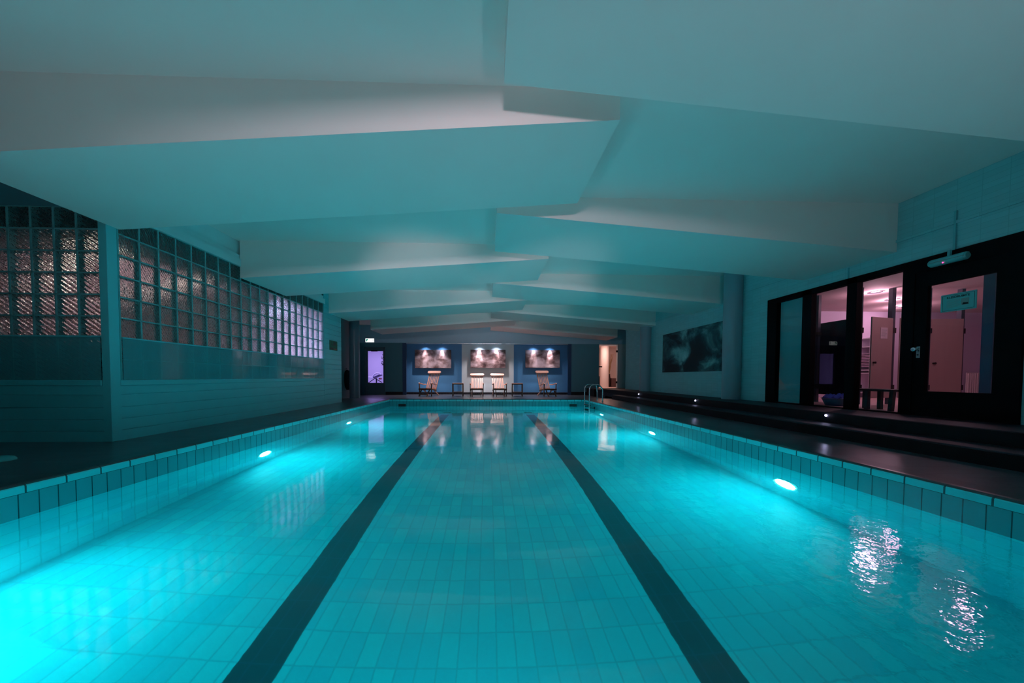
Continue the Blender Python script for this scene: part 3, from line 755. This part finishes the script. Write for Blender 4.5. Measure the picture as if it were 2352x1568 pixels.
# ------------------------------------------------------------------ changing room
cw = P('changing_room_wall', (.60, .54, .68), .7); cc = P('changing_room_ceiling', (.66, .52, .52), .8)
struct(MB().box(6.0, 14.2, 8.7, 8.8, .25, 2.6).box(14.1, 14.2, 2.2, 8.7, .25, 2.6).box(6.02, 14.2, 2.2, 2.3, .25, 2.6).box(6.0, 6.02, 7.03, 8.8, .25, 2.6).build('wall_changing_room', cw))
sbox('ceiling_changing_room', cc, 6.02, 14.2, 2.2, 8.8, 2.55, 2.65)
sbox('floor_changing_room', P('changing_room_floor', (.55, .38, .36), .5), 6.02, 14.2, 2.2, 8.8, .22, .30)
lam = WOOD('beech_laminate', (.46, .33, .31), (.52, .38, .36), .5, 2, 5)
navy = P('navy_laminate', (.010, .012, .03), .25, spec=.6)
post_m = P('anthracite_post', (.05, .05, .08), .45)
def post(x, y, lb, w=.035, m=post_m):
    t = thing('booth_post', lb, 'post', (x, y, .30), 0, 'posts of the changing booths')
    MB().box(-w, w, -w, w, 0, 2.25).build('shaft', m, t)
    for z in ((.33, 1.43) if w < .05 else ()): MB().box(-w - .012, w + .012, -w - .012, w + .012, z - .05, z + .05).build('hinge_block', black_plastic, t)
post(7.19, 6.42, 'dark booth post at the left edge of the third changing room pane')
post(7.84, 6.42, 'dark booth post right of the booth door with the paper')
post(9.24, 6.42, 'dark booth post right of the booth door seen through the black door')
post(8.56, 6.42, 'dark booth post at the left edge of the black door glass')
def booth_door(hx, hy, ang, wdt, lb, knob):
    t = thing('booth_door', lb, 'booth door', (hx, hy, .30), ang, 'changing booth doors')
    MB().box(-wdt, 0, -.012, .012, .13, 1.66, .003).build('panel', lam, t)
    MB().lathe([(.018, 0), (.018, -.03), (.022, -.04), (0, -.045)], (-wdt + .06, -.012, .80), 'y', 14).build('knob', black_plastic, t, True)
    return t
booth_door(7.785, 6.36, math.radians(14), .60, 'pinkish booth door with a paper notice in the third changing room pane', 1)
booth_door(8.49, 6.34, math.radians(2), .60, 'pinkish booth door right of the middle booth post, next to the black frame', 1)
booth_door(9.18, 6.34, math.radians(-8), .555, 'pinkish booth door seen through the glass of the black door', 1)
o = MB().box(7.16, 7.19, 6.46, 8.6, .46, 1.98).build('booth_partition', navy); tag(o, 'dark navy booth partition behind the second changing room pane', 'partition')
t = thing('paper_notice', 'sheet of paper with lines pinned to the booth door', 'notice', (7.53, 6.28, 1.67), math.radians(14))
MB().box(-.10, .10, -.003, 0, -.11, .10).build('sheet', P('paper', (.72, .62, .66), .7), t)
b = MB()
for k in range(6): b.box(-.08, .08 - .02 * (k % 3), -.0038, -.003, .05 - k * .022, .055 - k * .022)
b.build('printed_lines', grey_ink, t)
# posts nearer the glass, bench, basket, radiator, shelves
post(6.80, 4.42, 'wide blue grey post behind the right edge of the black door glass', .055, P('blue_post', (.07, .10, .22), .4))
post(7.0, 7.05, 'dark post behind the second changing room pane', .028)
bench_m = WOOD('black_stained_wood', (.010, .006, .006), (.02, .012, .012), .5)
bn = thing('bench', 'dark wooden bench behind the lower part of the third changing room pane', 'bench', (6.33, 5.36, .30))
MB().box(-.16, .16, -.36, .30, .30, .335, .004).build('seat', bench_m, bn)
for y in (-.30, .03, .25):
    for x in (-.11, .11): MB().bar((x, y + (-.02 if y < 0 else 0), .30), (x, y, 0), .05, .05).build('leg', bench_m, bn)
bk = thing('laundry_basket', 'dark blue basket piled with blue cloth behind the second changing room pane', 'basket', (6.42, 6.10, .30))
MB().lathe([(.0, 0), (.13, 0), (.185, .13), (.20, .135), (.185, .14), (.12, .02), (0, .02)], (0, 0, 0), 'z', 28).build('tub', P('blue_tub', (.02, .05, .16), .4), bk, True)
g = MB()
for k in range(9):
    a = k * 2.4; r = .05 + .012 * k
    g.tube([(r * math.cos(a) - .06, r * math.sin(a), .13), (r * math.cos(a), r * math.sin(a), .165 + .01 * (k % 3)), (r * math.cos(a) + .06, r * math.sin(a), .13)], [.03, .045, .03], 8)
g.build('cloth', P('blue_cloth', (.06, .10, .55), .8), bk, True)
rd = thing('radiator', 'white ribbed radiator on the back wall seen through the black door', 'radiator', (12.95, 8.64, .30))
b = MB().box(-.30, .30, -.02, .0, .08, .66)
for k in range(10): b.box(-.29 + k * .06, -.25 + k * .06, -.045, -.02, .10, .64, .008)
b.build('ribbed_panel', P('radiator_white', (.75, .70, .70), .35), rd)
sh = thing('wall_shelf', 'white shelves stacked against the back wall left of the booth door', 'shelf', (9.98, 8.55, .30))
for z in (.12, .22, .62, .70, 1.30, 1.52):
    MB().box(-.22, .22, -.15, .14, z, z + .025).build('board', white_plastic, sh)
b = MB()
for k in range(9): b.box(-.2, .2, -.14, .12, .80 + k * .04, .825 + k * .04, .006)
b.build('towels', P('lilac_towels', (.6, .5, .58), .9), sh)
b = MB()
for sgn in (-1, 1):
    for q in (-.13, .12): b.box(sgn * .21 - .012, sgn * .21 + .012, q, q + .024, 0, 1.6)
b.build('uprights', white_plastic, sh)
for (x, y), lb in (((7.83, 6.70), 'large oval looking ceiling lamp, nearest in the changing room'), ((8.93, 7.31), 'middle ceiling lamp in the changing room, beside a booth post'), ((10.02, 8.0), 'farthest ceiling lamp in the changing room, near the pane edge'), ((7.55, 5.02), 'ceiling lamp above the black door glass, mirrored in the rippled pool water')):
    t = thing('ceiling_lamp', lb, 'ceiling lamp', (x, y, 2.55), 0, 'ceiling lamps in the changing room')
    MB().lathe([(.12, 0), (.12, -.012), (.10, -.016)], (0, 0, 0), 'z', 28).build('rim', chrome, t, True)
    MB().lathe([(.10, -.010), (0, -.014)], (0, 0, 0), 'z', 28).build('diffuser', EM('downlight_face', (1., .80, .90), 40.), t)
    lamp('changing_room_beam', 'POINT', (x, y, 2.42), 16, (1., .54, .72), .1)

# ------------------------------------------------------------------ hall behind the camera
sbox('wall_rear', white_paint, -9.5, 9., -3.3, -3.2, 0, ZC + .02)
sbox('wall_left_near', white_paint, -9.6, -9.5, -3.2, YC, 0, ZC + .02)

rl = lamp('assumed_rear_light', 'AREA', (0, -3.05, 2.62), 14, (1., .84, .96), .5, (0, 8, 3.2)); rl.data.spread = math.radians(60)  # unseen light without a fixture, assumed from the soft patches on the beam fronts
def fill_light(x, label):  # unseen fixtures, added to put neutral light on the ceiling beams
    t = thing('added_uplight', label, 'fill_light', (x, -.12, 0), 0, 'added fill lights on the rear deck')
    MB().lathe([(.11, 0), (.11, .06), (.09, .075), (.085, .05), (0, .045)], (0, 0, 0), 'z', 28).build('housing', dark_metal, t, True)
    lamp('fill_beam', 'SPOT', (x, -.12, .12), 62, (.94, .90, 1.), .08, (x * 1.1, 3.6, 3.4), 100, .9)
    lamp('far_fill_beam', 'SPOT', (x, -.12, .12), 340, (.92, .90, 1.), .08, (x * .4, 10, 3.25), 24, .7)
fill_light(-2.2, 'floor uplight added unseen on the left of the rear deck')
fill_light(2.2, 'floor uplight added unseen on the right of the rear deck')

# ------------------------------------------------------------------ camera
f_px, pitch, roll, yaw, cx, cy = 782.34, .0303, .0032, .0308, 1144.69, 888.49
Rz = Matrix(((math.cos(yaw), -math.sin(yaw), 0), (math.sin(yaw), math.cos(yaw), 0), (0, 0, 1)))
Rx = Matrix(((1, 0, 0), (0, math.cos(pitch), -math.sin(pitch)), (0, math.sin(pitch), math.cos(pitch))))
Rr = Matrix(((math.cos(roll), 0, math.sin(roll)), (0, 1, 0), (-math.sin(roll), 0, math.cos(roll))))
R = Rr @ Rx @ Rz
M = Matrix((R[0], R[2], -R[1])).transposed().to_4x4()
M.translation = (0, 0, .8133)
cam = bpy.data.cameras.new('camera'); cam.sensor_width = 36.; cam.sensor_fit = 'HORIZONTAL'
cam.lens = f_px * 36. / 2352; cam.shift_x = (1176 - cx) / 2352; cam.shift_y = (cy - 784) / 2352
cam.clip_start = .05; cam.clip_end = 200
co = bpy.data.objects.new('camera', cam); COL.objects.link(co); co.matrix_world = M
S.camera = co

w = bpy.data.worlds.new('night'); S.world = w; w.use_nodes = True
w.node_tree.nodes['Background'].inputs[0].default_value = (.02, .03, .05, 1); w.node_tree.nodes['Background'].inputs[1].default_value = .05
S.view_settings.view_transform = 'Standard'; S.view_settings.look = 'None'
S.view_settings.gamma = 1.; S.view_settings.use_curve_mapping = False; S.view_settings.exposure = 0.
c = S.cycles
c.use_denoising = True; c.max_bounces = 14; c.diffuse_bounces = 6; c.glossy_bounces = 5; c.transmission_bounces = 12; c.transparent_max_bounces = 12
c.caustics_reflective = False; c.caustics_refractive = True; c.sample_clamp_indirect = 6.; c.blur_glossy = .3
